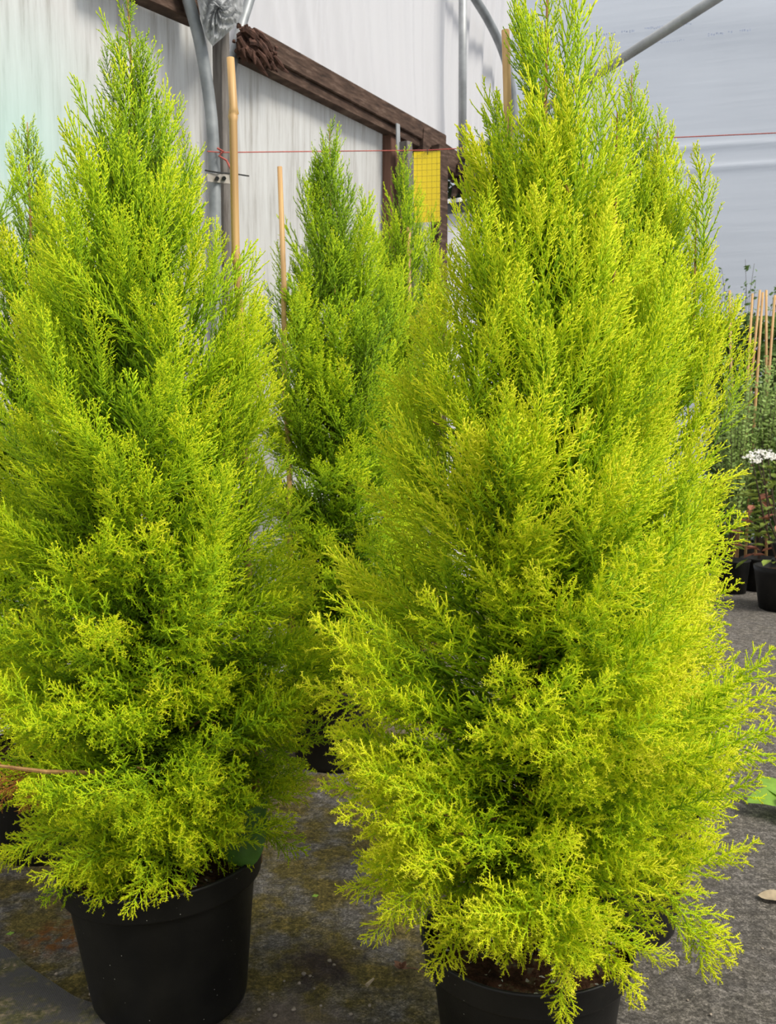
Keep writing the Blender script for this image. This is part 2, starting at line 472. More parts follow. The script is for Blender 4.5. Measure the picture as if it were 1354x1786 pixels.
post = empty('gutter_post', on_wall(384, 330, 0.06), 'upright grey timber post between the two bent steel pipes', 'post')
MB().bar(on_wall(384, -20, 0.085), on_wall(389, 330, 0.085), WALL_U, 0.042, 0.05).bar(on_wall(389, 330, 0.085), Vector((on_wall(389, 330, 0.085).x, on_wall(389, 330, 0.085).y, -0.02)), WALL_U, 0.042, 0.05).build('shaft', GREYWOOD, post)
def pipe_on_wall(pts, off, r, name, label, mat, cat='pipe'):
    P = [on_wall(x, y, off) for x, y in pts]
    Q = []
    for i in range(len(P) - 1):
        p0, p1, p2, p3 = P[max(i - 1, 0)], P[i], P[i + 1], P[min(i + 2, len(P) - 1)]
        for k in range(6):
            s = k / 6
            Q.append(0.5 * ((2 * p1) + (p2 - p0) * s + (2 * p0 - 5 * p1 + 4 * p2 - p3) * s * s + (3 * p1 - p0 - 3 * p2 + p3) * s ** 3))
    Q.append(P[-1])
    return tag(MB().tube(Q, r, 16).build(name, mat, smooth=True), label, cat)
g0 = on_wall(384, 400, 0.11)
h1 = pipe_on_wall([(318, -40), (331, 8), (346, 62), (359, 130), (369, 205), (373, 270), (375, 340), (378, 600), (384, 1240)], 0.138, 0.0215, 'bent_pipe', 'bent galvanised pipe curving from the gutter beam down the left of the timber post', STEEL)
h2 = pipe_on_wall([(452, -60), (437, -5), (423, 40), (410, 90), (400, 145), (395, 210), (394, 300), (395, 600), (398, 1215)], 0.032, 0.019, 'bent_pipe', 'bent steel pipe rising to the right behind the bamboo cane with knot', STEEL)
cl = empty('pipe_clamp', on_wall(381, 311, 0.13), 'pale metal clamp band holding the bent pipe to the timber post', 'clamp')
MB().bar(on_wall(361, 309, 0.165), on_wall(400, 313, 0.165), Vector((0, 0, 1)), 0.030, 0.004).build('band', plain('pale_clamp', (0.42, 0.38, 0.33), 0.5, 0.2), cl)
for x in (379, 391):
    MB().tube([on_wall(x, 311, 0.166), on_wall(x, 311, 0.182)], 0.008, 6).build('bolt', DARKWIRE, cl)
tag(MB().tube([on_wall(358, 297, 0.17), on_wall(380, 301, 0.175), on_wall(408, 303, 0.12), on_wall(434, 307, 0.08)], 0.0028, 6).build('tie_wire', DARKWIRE),
    'short black tie wire sticking out above the pipe clamp', 'wire')
# crumpled clear film hanging at the joint
out = [(338, -30), (425, -30), (424, 22), (410, 46), (388, 66), (371, 81), (358, 62), (350, 30)]
cpt = on_wall(382, 15, 0.2)
m = MB(); rr = random.Random(11); rings = 9; nn = 40
pts2 = []
for k in range(nn):
    f = k / nn * len(out); i = int(f); s = f - i
    a, b = out[i], out[(i + 1) % len(out)]
    pts2.append((a[0] + (b[0] - a[0]) * s, a[1] + (b[1] - a[1]) * s))
vs = []
for side in (1, -1):
    for j in range(rings + 1):
        q = j / rings
        for k in range(nn):
            x, y = 382 + (pts2[k][0] - 382) * q, 12 + (pts2[k][1] - 12) * q
            bul = 0.05 * (1 - q * q) * side + 0.016 * (1 - q ** 4) * math.sin(k * 1.1 + j * 1.7) + 0.012 * rr.uniform(-1, 1) * (1 - q ** 6)
            vs.append(on_wall(x, y, 0.19 + bul))
fs = []
for sd_ in range(2):
    o_ = sd_ * (rings + 1) * nn
    for j in range(rings):
        for k in range(nn):
            f4 = (o_ + j * nn + k, o_ + j * nn + (k + 1) % nn, o_ + (j + 1) * nn + (k + 1) % nn, o_ + (j + 1) * nn + k)
            fs.append(f4 if sd_ == 0 else f4[::-1])
m.add(vs, fs)
tag(m.build('film_bundle', CLEARFILM), 'crumpled clear plastic film bundle hanging beside the gutter beam end', 'plastic film')

# far end of the side wall: posts, braces, window gap
def upright(px, py0, py1, off, w_, mat, name, label, px1=None, d_=0.05, cat='post'):
    a = on_wall(px, py0, off); b = on_wall(px1 if px1 is not None else px, py1, off)
    if px1 is None: b = Vector((a.x, a.y, -0.02))
    return tag(MB().bar(a, b, WALL_U, w_, d_).build(name, mat), label, cat)
upright(687, 234, 400, 0.03, 0.125, REDWOOD, 'wall_post_timber', 'reddish brown timber post under the eave beam left of the yellow trap')
upright(694, 216, 266, 0.10, 0.028, PALESTEEL, 'strap_plate', 'pale metal strap fixed to the eave beam above the reddish post', px1=695, d_=0.006, cat='strap')
upright(707, 248, 1090, 0.12, 0.048, GREYWOOD, 'leaning_board', 'leaning grey board between reddish post and yellow trap', px1=748, cat='board')
upright(703, 248, 1090, 0.055, 0.05, TIMBER, 'leaning_prop', 'dark leaning timber prop close behind the grey board', px1=742, cat='board')
upright(767, 256, 470, 0.12, 0.085, TIMBER, 'door_post', 'dark timber post behind the yellow sticky trap', cat='post')
tag(MB().bar(on_wall(728, 246, 0.055), on_wall(866, 338, 0.055), Vector((0, 0, 1)), 0.12, 0.07).build('cross_brace', TIMBER), 'dark timber brace sloping down behind the yellow trap', 'brace')
tag(MB().bar(on_wall(776, 352, 0.03), on_wall(845, 343, 0.03), Vector((0, 0, 1)), 0.022, 0.03).build('white_bar', WHITEPAINT), 'thin white painted bar across the gap right of the yellow trap', 'bar')
tag(MB().bar(on_wall(776, 364, 0.02), on_wall(850, 358, 0.02), Vector((0, 0, 1)), 0.055, 0.03).build('dark_sill', DARKWIRE), 'dark rail just below the white bar in the gap', 'rail')
# lower film beside the posts
def low_fun(u, v):
    p = on_wall(722 + 175 * u, 362, -0.03)
    return Vector((p.x, p.y, -0.01 + (p.z + 0.01) * v)) + WALL_N * 0.008 * math.sin(u * 40)
tag(grid_mesh(40, 4, low_fun).build('wall_left_gap', FILM, smooth=True), kind='structure')
# leafy hedge outside the gap
def leaf_cloud(n, cen, size, ls, seed, shape='box', taper=0.0):
    rr = np.random.default_rng(seed)
    m = MB(); cen = Vector(cen)
    for i in range(n):
        p = cen + Vector([float(x) for x in (rr.random(3) - 0.5) * np.array(size)])
        d_ = Vector([float(x) for x in rr.normal(size=3)]).normalized()
        e = d_.orthogonal().normalized(); L = ls * float(rr.uniform(0.6, 1.2)); n_ = d_.cross(e)
        m.add([p, p + d_ * L * .5 + e * L * .28 + n_ * L * .06, p + d_ * L, p + d_ * L * .5 - e * L * .28 + n_ * L * .06], [(0, 1, 2), (0, 2, 3)])
    return m
hc = on_wall(818, 320, -0.5)
tag(leaf_cloud(1500, (hc.x, hc.y, hc.z - 0.2), (0.45, 0.5, 1.3), 0.085, 5).tube([Vector((hc.x, hc.y, -0.02)), hc], 0.03, 6).build('hedge_shrub', OUTLEAF), 'dark green shrub glimpsed through the gap right of the yellow trap', 'shrub')

# steel pipes of the far bay
pole_top, pole_foot = on_wall(807, -40, 0.10), on_wall(807, 280, 0.10)
tag(MB().tube([pole_top + Vector((0, 0, 0.3)), Vector((pole_foot.x, pole_foot.y, pole_foot.z - 0.05))], 0.021, 16).build('upright_pipe', PALESTEEL, smooth=True), 'straight upright steel pipe before the folded film', 'pipe')
pipe_on_wall([(795, -60), (828, -4), (850, 32), (870, 72), (884, 112), (893, 160), (898, 230), (900, 420), (902, 1062)], 0.06, 0.024, 'hoop_pipe', 'dark curved hoop pipe at the right end of the folded film', STEEL)
a, b = pole_foot + Vector((0, 0, 0.0)), at(1245, 0, 3.75)
dv = (b - a)
tag(MB().tube([a, b + dv * 0.25], 0.0205, 16).build('diagonal_pipe', PALESTEEL, smooth=True), 'diagonal steel brace pipe rising to the upper right', 'pipe')
m = MB(); rr = random.Random(8)
for i in range(14):
    p = pole_foot + Vector((rr.uniform(-.06, .10), rr.uniform(-.03, .05), rr.uniform(-.14, .0)))
    m.tube([p, p + Vector((rr.uniform(-.05, .08), rr.uniform(-.03, .03), rr.uniform(-.09, .02)))], [0.022, 0.012], 7)
tag(m.build('pipe_joint', TIMBER), 'dark knotted joint at the foot of the upright pipe', 'joint')

# ------------------------------------------------------------------ twine and sticky trap
tw0, tw1, tw2 = on_wall(386, 266, 0.172), at(745, 262, 4.05), at(1354, 232, 3.75)
d01 = tw2 + (tw2 - tw1) * 0.6
tag(MB().tube([on_wall(362, 264, 0.172), tw0, at(560, 264, 3.92), tw1, at(1105, 243, 3.88), tw2, d01], 0.0022, 6).build('red_twine', TWINE), 'thin red twine stretched across the tunnel behind the trees', 'twine')
tag(MB().tube([tw0 + Vector((-.012, -.01, .012)), tw0 + Vector((.01, -.012, .0)), tw0 + Vector((-.006, -.012, -.015)), tw0 + Vector((.02, -.01, -.03)), tw0 + Vector((.035, -.01, -.06))], 0.0042, 6).build('twine_knot', TWINE), 'loose red twine knot tied around the timber post', 'twine')
tp = at(745, 262, 4.05)
trap = empty('sticky_trap', tp, 'yellow gridded sticky insect trap hanging from the red twine', 'insect trap')
m = MB(); W_, H_ = 0.110, 0.288
nx, nz = 8, 14
for s_ in (1, -1):
    vs = []
    for j in range(nz + 1):
        for i in range(nx + 1):
            x, z = (i / nx - 0.5) * W_, -j / nz * H_
            vs.append(tp + Vector((x, -0.001 * s_ + 0.004 * math.cos(x * 22) - 0.02 * (x / W_), z - 0.004)))
    fs = [(j * (nx + 1) + i, j * (nx + 1) + i + 1, (j + 1) * (nx + 1) + i + 1, (j + 1) * (nx + 1) + i) for j in range(nz) for i in range(nx)]
    m.add(vs, [f[::-1] for f in fs] if s_ == 1 else fs)
m.build('card', TRAP, trap)
MB().tube([tp + Vector((0.001, -.004, 0.004)), tp + Vector((0.003, -.006, -.005)), tp + Vector((0.002, -.006, -.02))], 0.0015, 5).build('hook', DARKWIRE, trap)

# ------------------------------------------------------------------ conifer sprays
UP = np.array([0, 0, 1.0])
def norm(a): return a / np.maximum(np.linalg.norm(a, axis=-1, keepdims=True), 1e-9)
def perp(d, az, rng=None):
    """unit vectors perpendicular to d at azimuth az"""
    ref = np.where(np.abs(d[:, 2:3]) < 0.9, np.array([[0, 0, 1.0]]), np.array([[1.0, 0, 0]]))
    a = norm(np.cross(d, ref)); b = np.cross(d, a)
    return a * np.cos(az)[:, None] + b * np.sin(az)[:, None]

def make_spray(kind, seed, lod=1.0):
    """one spray one unit (metre scale L) long, growing along +Z and bending to +X.
    returns vertices, triangles, tone"""
    g = np.random.default_rng(seed)
    P0, P1, T0, T1, R0, R1, ND = [], [], [], [], [], [], []       # pieces: ends, tone, radius, needled?
    if kind == 'low':    L, nb, bl, tw, sp_t, nl, nsp, na, rad, wn_ = 0.20, 20, 0.088, 0.025, 0.0068, 0.0042, 0.0021, 54, 0.00105, 0.00082
    elif kind == 'mid':  L, nb, bl, tw, sp_t, nl, nsp, na, rad, wn_ = 0.26, 34, 0.096, 0.0130, 0.0052, 0.0022, 0.0020, 42, 0.0009, 0.00070
    elif kind == 'fine': L, nb, bl, tw, sp_t, nl, nsp, na, rad, wn_ = 0.24, 28, 0.090, 0.0135, 0.0052, 0.0021, 0.0020, 30, 0.0010, 0.00066
    elif kind == 'core': L, nb, bl, tw, sp_t, nl, nsp, na, rad, wn_ = 0.22, 22, 0.085, 0.0200, 0.0075, 0.0, 1.0, 30, 0.0016, 0.001
    elif kind == 'whip': L, nb, bl, tw, sp_t, nl, nsp, na, rad, wn_ = 0.16, 11, 0.034, 0.0120, 0.0150, 0.0034, 0.0060, 20, 0.00125, 0.0010
    else:                L, nb, bl, tw, sp_t, nl, nsp, na, rad, wn_ = 0.20, 14, 0.085, 0.0210, 0.0145, 0.0030, 0.0050, 22, 0.00130, 0.0009
    bend = g.uniform(0.02, 0.14)
    side = g.uniform(-0.05, 0.05)
    def axis(t): return np.stack([bend * L * t * t, side * L * np.sin(2.2 * t), L * t * (1 - 0.05 * t)], -1)
    def axt(t): return norm(np.stack([2 * bend * L * t, side * L * 2.2 * np.cos(2.2 * t), L * (1 - 0.1 * t)], -1))
    ta = np.linspace(0, 1, 13)
    A = axis(ta)
    woody = 0.09 if kind in ('cord', 'whip') else 0.19
    P0.append(A[:-1]); P1.append(A[1:])
    tone_ax = np.clip(woody + ta * 0.75, 0, 0.9)
    T0.append(tone_ax[:-1]); T1.append(tone_ax[1:])
    ra = 0.0017 * (1 - 0.65 * ta); R0.append(ra[:-1]); R1.append(ra[1:]); ND.append(ta[:-1] > (0.55 if kind in ('cord', 'whip') else 0.35))
    # branchlets
    tk = np.linspace(0.25 if kind == 'whip' else 0.06, 0.965, nb) ** 0.92 + g.uniform(-0.008, 0.008, nb)
    az = np.arange(nb) * 2.39996 + g.uniform(-0.4, 0.4, nb)
    T = axt(tk); B = axis(tk)
    ang = np.radians((52 if kind in ('low',) else 42 if kind == 'mid' else 34) - 14 * tk + g.uniform(-5, 5, nb))
    pr = perp(T, az)
    pr[:, 1] *= 1.6; pr = norm(pr)
    D = norm(T * np.cos(ang)[:, None] + pr * np.sin(ang)[:, None])
    prof = np.clip(0.55 + tk * 2.0, 0, 1) * np.clip((1.06 - tk) / 0.72, 0.05, 1) ** 0.85
    Lb = bl * prof * g.uniform(0.72, 1.15, nb)
    def bpt(k, s): return B[k] + Lb[k][:, None] * (s[:, None] * D[k] + 0.20 * (s * s)[:, None] * (T[k] - D[k]))
    ns = 4
    for i in range(ns):
        s0, s1 = np.full(nb, i / ns), np.full(nb, (i + 1) / ns)
        k = np.arange(nb)
        P0.append(bpt(k, s0)); P1.append(bpt(k, s1))
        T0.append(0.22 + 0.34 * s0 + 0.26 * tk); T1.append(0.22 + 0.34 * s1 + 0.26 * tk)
        R0.append(np.full(nb, rad * 1.25 * (1 - .4 * i / ns))); R1.append(np.full(nb, rad * 1.25 * (1 - .4 * (i + 1) / ns))); ND.append(np.full(nb, i > 0))
    # twigs
    cnt = np.maximum(1, (Lb * 0.88 / sp_t).astype(int))
    k = np.repeat(np.arange(nb), cnt)
    j = np.concatenate([np.arange(c) for c in cnt])
    s = 0.14 + 0.82 * (j + g.uniform(0.1, 0.9, len(j))) / cnt[k]
    base = bpt(k, s)
    bd = norm(D[k] + 0.4 * s[:, None] * (T[k] - D[k]))
    azt = (j % 2) * np.pi + (j // 2 % 2) * np.pi * 0.5 * (0.55 if kind == 'low' else 0.40) + g.uniform(-0.3, 0.3, len(j))
    at_ = np.radians({'low': 46, 'mid': 42, 'fine': 33}.get(kind, 30) + g.uniform(-6, 6, len(j)))
    td = norm(bd * np.cos(at_)[:, None] + perp(bd, azt) * np.sin(at_)[:, None])
    tl = tw * (1.05 - 0.62 * s) * g.uniform(0.55, 1.15, len(j)) * np.clip(Lb[k] / (0.5 * bl), 0.45, 1.1)
    tip = base + td * tl[:, None] + bd * (tl * 0.14)[:, None]
    t0v = 0.25 + 0.27 * s + 0.26 * tk[k]
    P0.append(base); P1.append(tip); T0.append(t0v); T1.append(t0v + 0.26)
    R0.append(np.full(len(j), rad)); R1.append(np.full(len(j), rad * 0.7)); ND.append(np.ones(len(j), bool))
    P0, P1, T0, T1, R0, R1, ND = (np.concatenate(x) for x in (P0, P1, T0, T1, R0, R1, ND))
    # tubes: three-sided
    d = P1 - P0; ln = np.linalg.norm(d, axis=1); d = norm(d)
    n = len(P0); V = []; TN = []
    for kk in range(3):
        q = perp(d, np.full(n, kk * 2.0944))
        V.append(P0 + q * R0[:, None]); TN.append(T0)
    V.append(P1 + perp(d, np.full(n, 1.0)) * R1[:, None]); TN.append(T1)
    V.append(P1 + perp(d, np.full(n, 1.0 + 3.14159)) * R1[:, None]); TN.append(T1)
    V = np.stack(V, 1).reshape(-1, 3); TN = np.stack(TN, 1).reshape(-1)
    b = (np.arange(n) * 5)[:, None]
    F = np.concatenate([b + np.array([[0, 1, 3]]), b + np.array([[1, 4, 3]]), b + np.array([[1, 2, 4]]), b + np.array([[2, 0, 4]]), b + np.array([[0, 3, 4]])])
    # needles
    idx = np.nonzero(ND)[0]
    spn = nsp / lod
    c = np.maximum(2, (ln[idx] / spn).astype(int))
    pi = np.repeat(idx, c)
    jj = np.concatenate([np.arange(x) for x in c])
    u = (jj + 0.5) / np.repeat(c, c) + 0.03
    if kind in ('whip', 'cord'): R1 = R1 * 1.3
    if kind != 'core':
        # opposite pairs of needles share their two root vertices
        st = len(pi)
        par = (jj % 2) * (np.pi / 2) + g.uniform(-0.35, 0.35, st)
        dd = d[pi]; root = P0[pi] + (P1 - P0)[pi] * u[:, None]
        wid = (wn_ * (1.0 if lod > 0.6 else 1.3))
        nt = T0[pi] + (T1 - T0)[pi] * u
        tips = []
        for sgn in (0.0, np.pi):
            aa = np.radians(na + g.uniform(-9, 9, st))
            nd = norm(dd * np.cos(aa)[:, None] + perp(dd, par + sgn) * np.sin(aa)[:, None])
            tips.append(root + nd * (nl * g.uniform(0.75, 1.2, st) * (1.08 - 0.35 * u))[:, None])
        v4 = np.stack([root - dd * wid, root + dd * wid, tips[0], tips[1]], 1).reshape(-1, 3)
        tn4 = np.stack([nt, nt, nt + 0.10, nt + 0.10], 1).reshape(-1)
        b4 = (np.arange(st) * 4)[:, None] + len(V)
        f3 = np.concatenate([b4 + np.array([[0, 1, 2]]), b4 + np.array([[1, 0, 3]])])
        V = np.concatenate([V, v4]); TN = np.concatenate([TN, tn4]); F = np.concatenate([F, f3])
    return V.astype(np.float32), F.astype(np.int32), TN.astype(np.float32), L

SPRAYS = {}
def spray(kind, i, lod):
    key = (kind, i, lod)
    if key not in SPRAYS: SPRAYS[key] = make_spray(kind, 100 * len(kind) + ord(kind[0]) + 17 * i, lod)
    return SPRAYS[key]

class Foliage:
    def __init__(s): s.V, s.F, s.T, s.n = [], [], [], 0
    def put(s, sp, pos, direction, up, scale, tone, stretch=1.0):
        V, F, T, L = sp
        z = direction / np.linalg.norm(direction)
        x = up - z * np.dot(up, z); x /= max(np.linalg.norm(x), 1e-6); y = np.cross(z, x)
        M = np.stack([x * scale, y * scale, z * scale * stretch], 0).astype(np.float32)
        s.V.append(V @ M + pos.astype(np.float32)); s.F.append(F + s.n)
        wood = T < 0.16
        s.T.append(np.where(wood, T, np.maximum(T + tone, 0.17)).astype(np.float32)); s.n += len(V)
    def build(s, name, mat, parent):
        V = np.concatenate(s.V); F = np.concatenate(s.F); T = np.concatenate(s.T)
        V -= np.array(parent_world(parent), dtype=np.float32)
        me = bpy.data.meshes.new(name)
        me.vertices.add(len(V)); me.vertices.foreach_set('co', V.ravel())
        me.loops.add(len(F) * 3); me.loops.foreach_set('vertex_index', F.ravel())
        me.polygons.add(len(F)); me.polygons.foreach_set('loop_start', np.arange(0, len(F) * 3, 3, dtype=np.int32))
        at_ = me.attributes.new('tone', 'FLOAT', 'POINT'); at_.data.foreach_set('value', np.clip(T, 0, 1))
        me.materials.append(mat)
        o = bpy.data.objects.new(name, me); COL.objects.link(o); o.parent = parent
        s.V = s.F = s.T = None
        print(name, parent.name, 'tris', len(F))
        return o

def interp(tab, h): return float(np.interp(h, [a for a, _ in tab], [b for _, b in tab]))

def cone_sprays(fo, wood, g, base, lean, H, tab, h0, n, lod, front=2.2, tone=0.0, size=1.0, inner=0.45, dens_top=1.0, q0=0.0):
    """sprays over one leader whose radius by height is tab; base is the foot of its trunk"""
    base = np.array(base, float); lean = np.array(lean, float)
    cdir = -base[:2] / np.linalg.norm(base[:2])                       # towards the open side of the row
    hs = np.linspace(h0, H, 200)
    wgt = np.array([(interp(tab, h) + 0.012) * (1.40 if h < 0.35 * H else 1.0 if h < 0.82 * H else dens_top) for h in hs]); cdf = np.cumsum(wgt) / wgt.sum()
    ph1, ph2, ph3 = g.uniform(0, 6.28, 3)
    nin = int(n * inner * 2.8)
    for i in range(n + nin):
        isin = i >= n
        h = float(np.interp((i % n + g.random()) / n if not isin else g.random(), cdf, hs))
        for _ in range(8):
            phi = g.uniform(-math.pi, math.pi)
            f = 0.5 + 0.5 * math.cos(phi)
            if g.random() < (1 + front * f ** 0.7) / (1 + front): break
        rh = math.cos(phi), math.sin(phi)
        rd = np.array([cdir[0] * rh[0] - cdir[1] * rh[1], cdir[1] * rh[0] + cdir[0] * rh[1], 0.0])
        q = (h - h0) / (H - h0)
        lump = 1 + 0.09 * math.sin(3 * phi + 9 * h + ph1) + 0.06 * math.sin(5 * phi - 14 * h + ph2) + 0.05 * math.sin(2 * phi + 23 * h + ph3)
        Rr = interp(tab, h) * lump
        q = q0 + (1 - q0) * q
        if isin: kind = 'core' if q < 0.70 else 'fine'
        elif q > 0.86 and g.random() < 0.55: continue
        elif q < 0.30: kind = 'low'
        elif q < 0.38: kind = 'low' if g.random() < 0.5 else 'mid'
        elif q < 0.60: kind = 'mid'
        elif q < 0.74: kind = 'mid' if g.random() < 0.4 else 'fine'
        elif q < 0.84: kind = 'fine' if g.random() < 0.6 else 'cord'
        else: kind = 'cord' if g.random() < 0.85 else 'fine'
        el = np.interp(q, [0, 0.06, 0.18, 0.36, 0.55, 0.8, 0.95], [-14, 2, 16, 36, 52, 64, 70]) + g.normal(0, 9)
        el = math.radians(min(el, 82))
        sw = g.normal(0, 0.22)
        tg = np.array([-rd[1], rd[0], 0])
        dr = rd * math.cos(el) + tg * sw + UP * math.sin(el); dr /= np.linalg.norm(dr)
        sc = size * g.uniform(0.72, 1.12) * float(np.interp(q, [0, 0.35, 0.7, 0.9, 1], [0.90, 1.0, 0.95, 0.85, 0.75]))
        l_use = lod * (0.5 if isin else 1.0) * (1.0 if f > 0.36 else 0.3)
        sp = spray(kind, int(g.integers(6)), round(l_use, 2))
        L = sp[3] * sc
        # tip lies on the outline
        reach = Rr * (g.uniform(0.86, 1.10) if not isin else g.uniform(0.40, 0.78))
        if L * math.cos(el) > reach and q > 0.4:
            el = math.acos(min(1.0, reach / L))
            dr = rd * math.cos(el) + tg * sw * 0.6 + UP * math.sin(el); dr /= np.linalg.norm(dr)
        hb = h - 0.5 * L * math.sin(el)
        cen = base + lean * (h / H)
        tip = cen + rd * reach + tg * g.normal(0, 0.008)
        tip[2] = h + 0.5 * L * math.sin(el)
        pos = tip - dr * L
        if tip[2] > H + 0.01: continue
        if pos[2] < 0.255 and np.linalg.norm((pos - base)[:2]) < 0.19: pos[2] = 0.262 + 0.02 * g.random()
        tn = tone + g.normal(0, 0.07) + (-0.10 if isin else 0.0) + 0.06 * (reach / max(Rr, 1e-3) - 1) * 4  # inner sprays: older greener foliage, darkened further to paint shade into the gaps
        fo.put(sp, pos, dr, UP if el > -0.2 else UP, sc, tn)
        if i % 5 == 0 and not isin and q < 0.6:
            a = cen + np.array([0, 0, 0]); a[2] = max(0.26, pos[2] - 0.08)
            wood.append((a, pos))
    # the leader's own open shoots at the very top
    span = 0.46 * min(1.0, H / 1.75) * (1.0 if q0 == 0 else 0.5)
    nw = 46 if q0 == 0 else 16
    for kq in range(nw):
        dz = 0.015 + span * (kq / nw) ** 0.9
        hh = H - dz
        ph = kq * 2.39996 + g.uniform(-.4, .4); inc = math.radians(g.uniform(22, 38) if kq > 5 else g.uniform(14, 26))
        ln_ = (0.05 + 0.36 * dz) * g.uniform(0.75, 1.15)
        c = base + lean * (hh / H); c[2] = hh - ln_ * 0.35
        rd = np.array([math.cos(ph), math.sin(ph), 0]); dr = rd * math.sin(inc) + UP * math.cos(inc)
        fo.put(spray('whip', kq % 6, 1.0), c, dr, UP if inc > .3 else rd, (0.62 + 1.6 * ln_) * size, tone + g.normal(-0.02, 0.05), stretch=ln_ / 0.16 / (0.62 + 1.6 * ln_))

def pot_parts(root, base, tilt=(0, 0, 1), s=1.0, n=72, zs=1.0):
    prof_o = [(0.100, 0.0), (0.122, 0.0), (0.126, 0.004), (0.1275, 0.012), (0.1530, 0.205), (0.1545, 0.208), (0.1640, 0.212), (0.1655, 0.216), (0.1690, 0.246), (0.1710, 0.2495), (0.1725, 0.252), (0.1712, 0.2545), (0.168, 0.2548), (0.1655, 0.252), (0.1630, 0.22), (0.150, 0.20), (0.122, 0.012), (0.0, 0.010)]
    m = MB().lathe(base, [(r * s, z * zs) for r, z in prof_o], n, tilt)
    m.build('pot', POT, root, smooth=True)
    ax = Vector(tilt).normalized(); q = ax.to_track_quat('Z', 'Y')
    rr = random.Random(int(base[0] * 1000))
    vs, fs = [], []; rings = 14; nn = 48
    for j in range(rings + 1):
        for k in range(nn):
            th = 2 * math.pi * k / nn; r = 0.1585 * j / rings * s
            z = 0.226 + 0.014 * (1 - (j / rings) ** 2) + rr.uniform(-0.004, 0.005)
            vs.append(Vector(base) + q @ Vector((r * math.cos(th), r * math.sin(th), z * zs)))
    for j in range(rings):
        for k in range(nn): fs.append((j * nn + k, j * nn + (k + 1) % nn, (j + 1) * nn + (k + 1) % nn, (j + 1) * nn + k))
    MB().add(vs, fs).build('soil', SOIL, root, smooth=True)

def conifer(name, base, label, H, tab, lean=(0, 0, 0), n=330, lod=1.0, seed=1, leaders=(), tilt=(0, 0, 1), tone=0.0, size=1.0, front=2.2, inner=0.45, extra=None, dens_top=1.0, h0=0.27, ps=1.0):
    base = Vector(base)
    root = empty(name, base, label, 'potted conifer', 'golden conifers in black pots')
    pot_parts(root, base, tilt, ps, 72, 1.10 if seed == 5 else 1.0)
    g = np.random.default_rng(seed)
    fo = Foliage(); wood = []
    b = np.array(base)
    cone_sprays(fo, wood, g, b, lean, H, tab, h0, n, lod, front, tone, size, inner, dens_top=dens_top)
    for (dx, dy, hh, hb, rad, nn) in leaders:
        lt = [(hb, rad), (hb + (hh - hb) * .45, rad * .72), (hh - .12, rad * .35), (hh, 0.004)]
        g2 = np.random.default_rng(seed + int(hh * 1000))
        h_ = hh
        bb = b + np.array([dx, dy, 0])
        cone_sprays(fo, wood, g2, bb, (0.0, 0, 0), h_, lt, hb, nn, lod, front, tone, size * 0.85, 0.0, dens_top=0.6, q0=0.5)
        wood.append((b + np.array([dx * .3, dy * .3, hb - 0.35]), bb + np.array([0, 0, hb + 0.1]), bb + np.array([0, 0, hh - 0.005])))
    if extra: extra(fo, root)
    if name == 'potted_conifer' and seed == 5:
        df = Foliage(); dm = MB()
        for (px, py, Y, dx, dy, dz, s_) in ((60, 1345, 1.40, -0.9, -0.2, -0.15, .6), (50, 1350, 1.39, -0.7, -0.2, -0.5, .5), (75, 1346, 1.40, -0.3, -0.2, -0.7, .35)):
            df.put(spray('low', int(px) % 6, 0.8), np.array(at(px, py, Y)), np.array([dx, dy, dz]), UP, s_, 0.1)
        dd = df.build('dead_spray', DEAD, root); dd['label'] = 'brown dead spray'
        dm.tube([at(180, 1348, 1.5), at(80, 1346, 1.40), at(-30, 1332, 1.36)], [.004, .0035, .002], 6).build('dead_twig', BARK, root)
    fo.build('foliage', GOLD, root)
    top = b + np.array(lean); top[2] = H
    m = MB()
    pts = [Vector(b + np.array(lean) * (q_) ) * 1.0 for q_ in (0, .25, .5, .75, 1)]
    for i_, q_ in enumerate((0, .25, .5, .75, 1)): pts[i_].z = 0.225 + (H - 0.225 - 0.005) * q_
    m.tube(pts, [0.016, 0.013, 0.009, 0.0045, 0.0012], 8)
    for wd in wood:
        P = [Vector([float(c) for c in p]) for p in wd]
        if len(P) == 2: m.tube(P, [0.0045, 0.0018], 5, caps=False)
        else: m.tube(P, [0.005, 0.0035, 0.0009], 6, caps=False)
    m.build('trunk', BARK, root, smooth=True)
    return root

# where each conifer stands
RB = Vector((0.2180, 1.420, 0)); LB = Vector((-0.397, 1.656, 0))
tabR = [(0.25, .20), (.30, .245), (.39, .285), (.53, .318), (.66, .318), (.83, .285), (1.0, .245), (1.16, .205), (1.32, .145), (1.44, .135), (1.56, .095), (1.65, .055), (1.73, .02)]
tabL = [(0.25, .20), (.30, .245), (.40, .268), (.526, .305), (.68, .302), (.89, .290), (1.09, .245), (1.247, .192), (1.38, .145), (1.477, .120), (1.57, .090), (1.68, .055), (1.79, .015)]
tabM = [(0.27, .20), (.40, .26), (.7, .285), (1.0, .285), (1.3, .26), (1.47, .20), (1.635, .14), (1.8, .07), (1.93, .008)]
tabB = [(0.27, .17), (.40, .24), (.7, .285), (1.0, .27), (1.25, .22), (1.45, .15), (1.6, .085), (1.72, .006)]

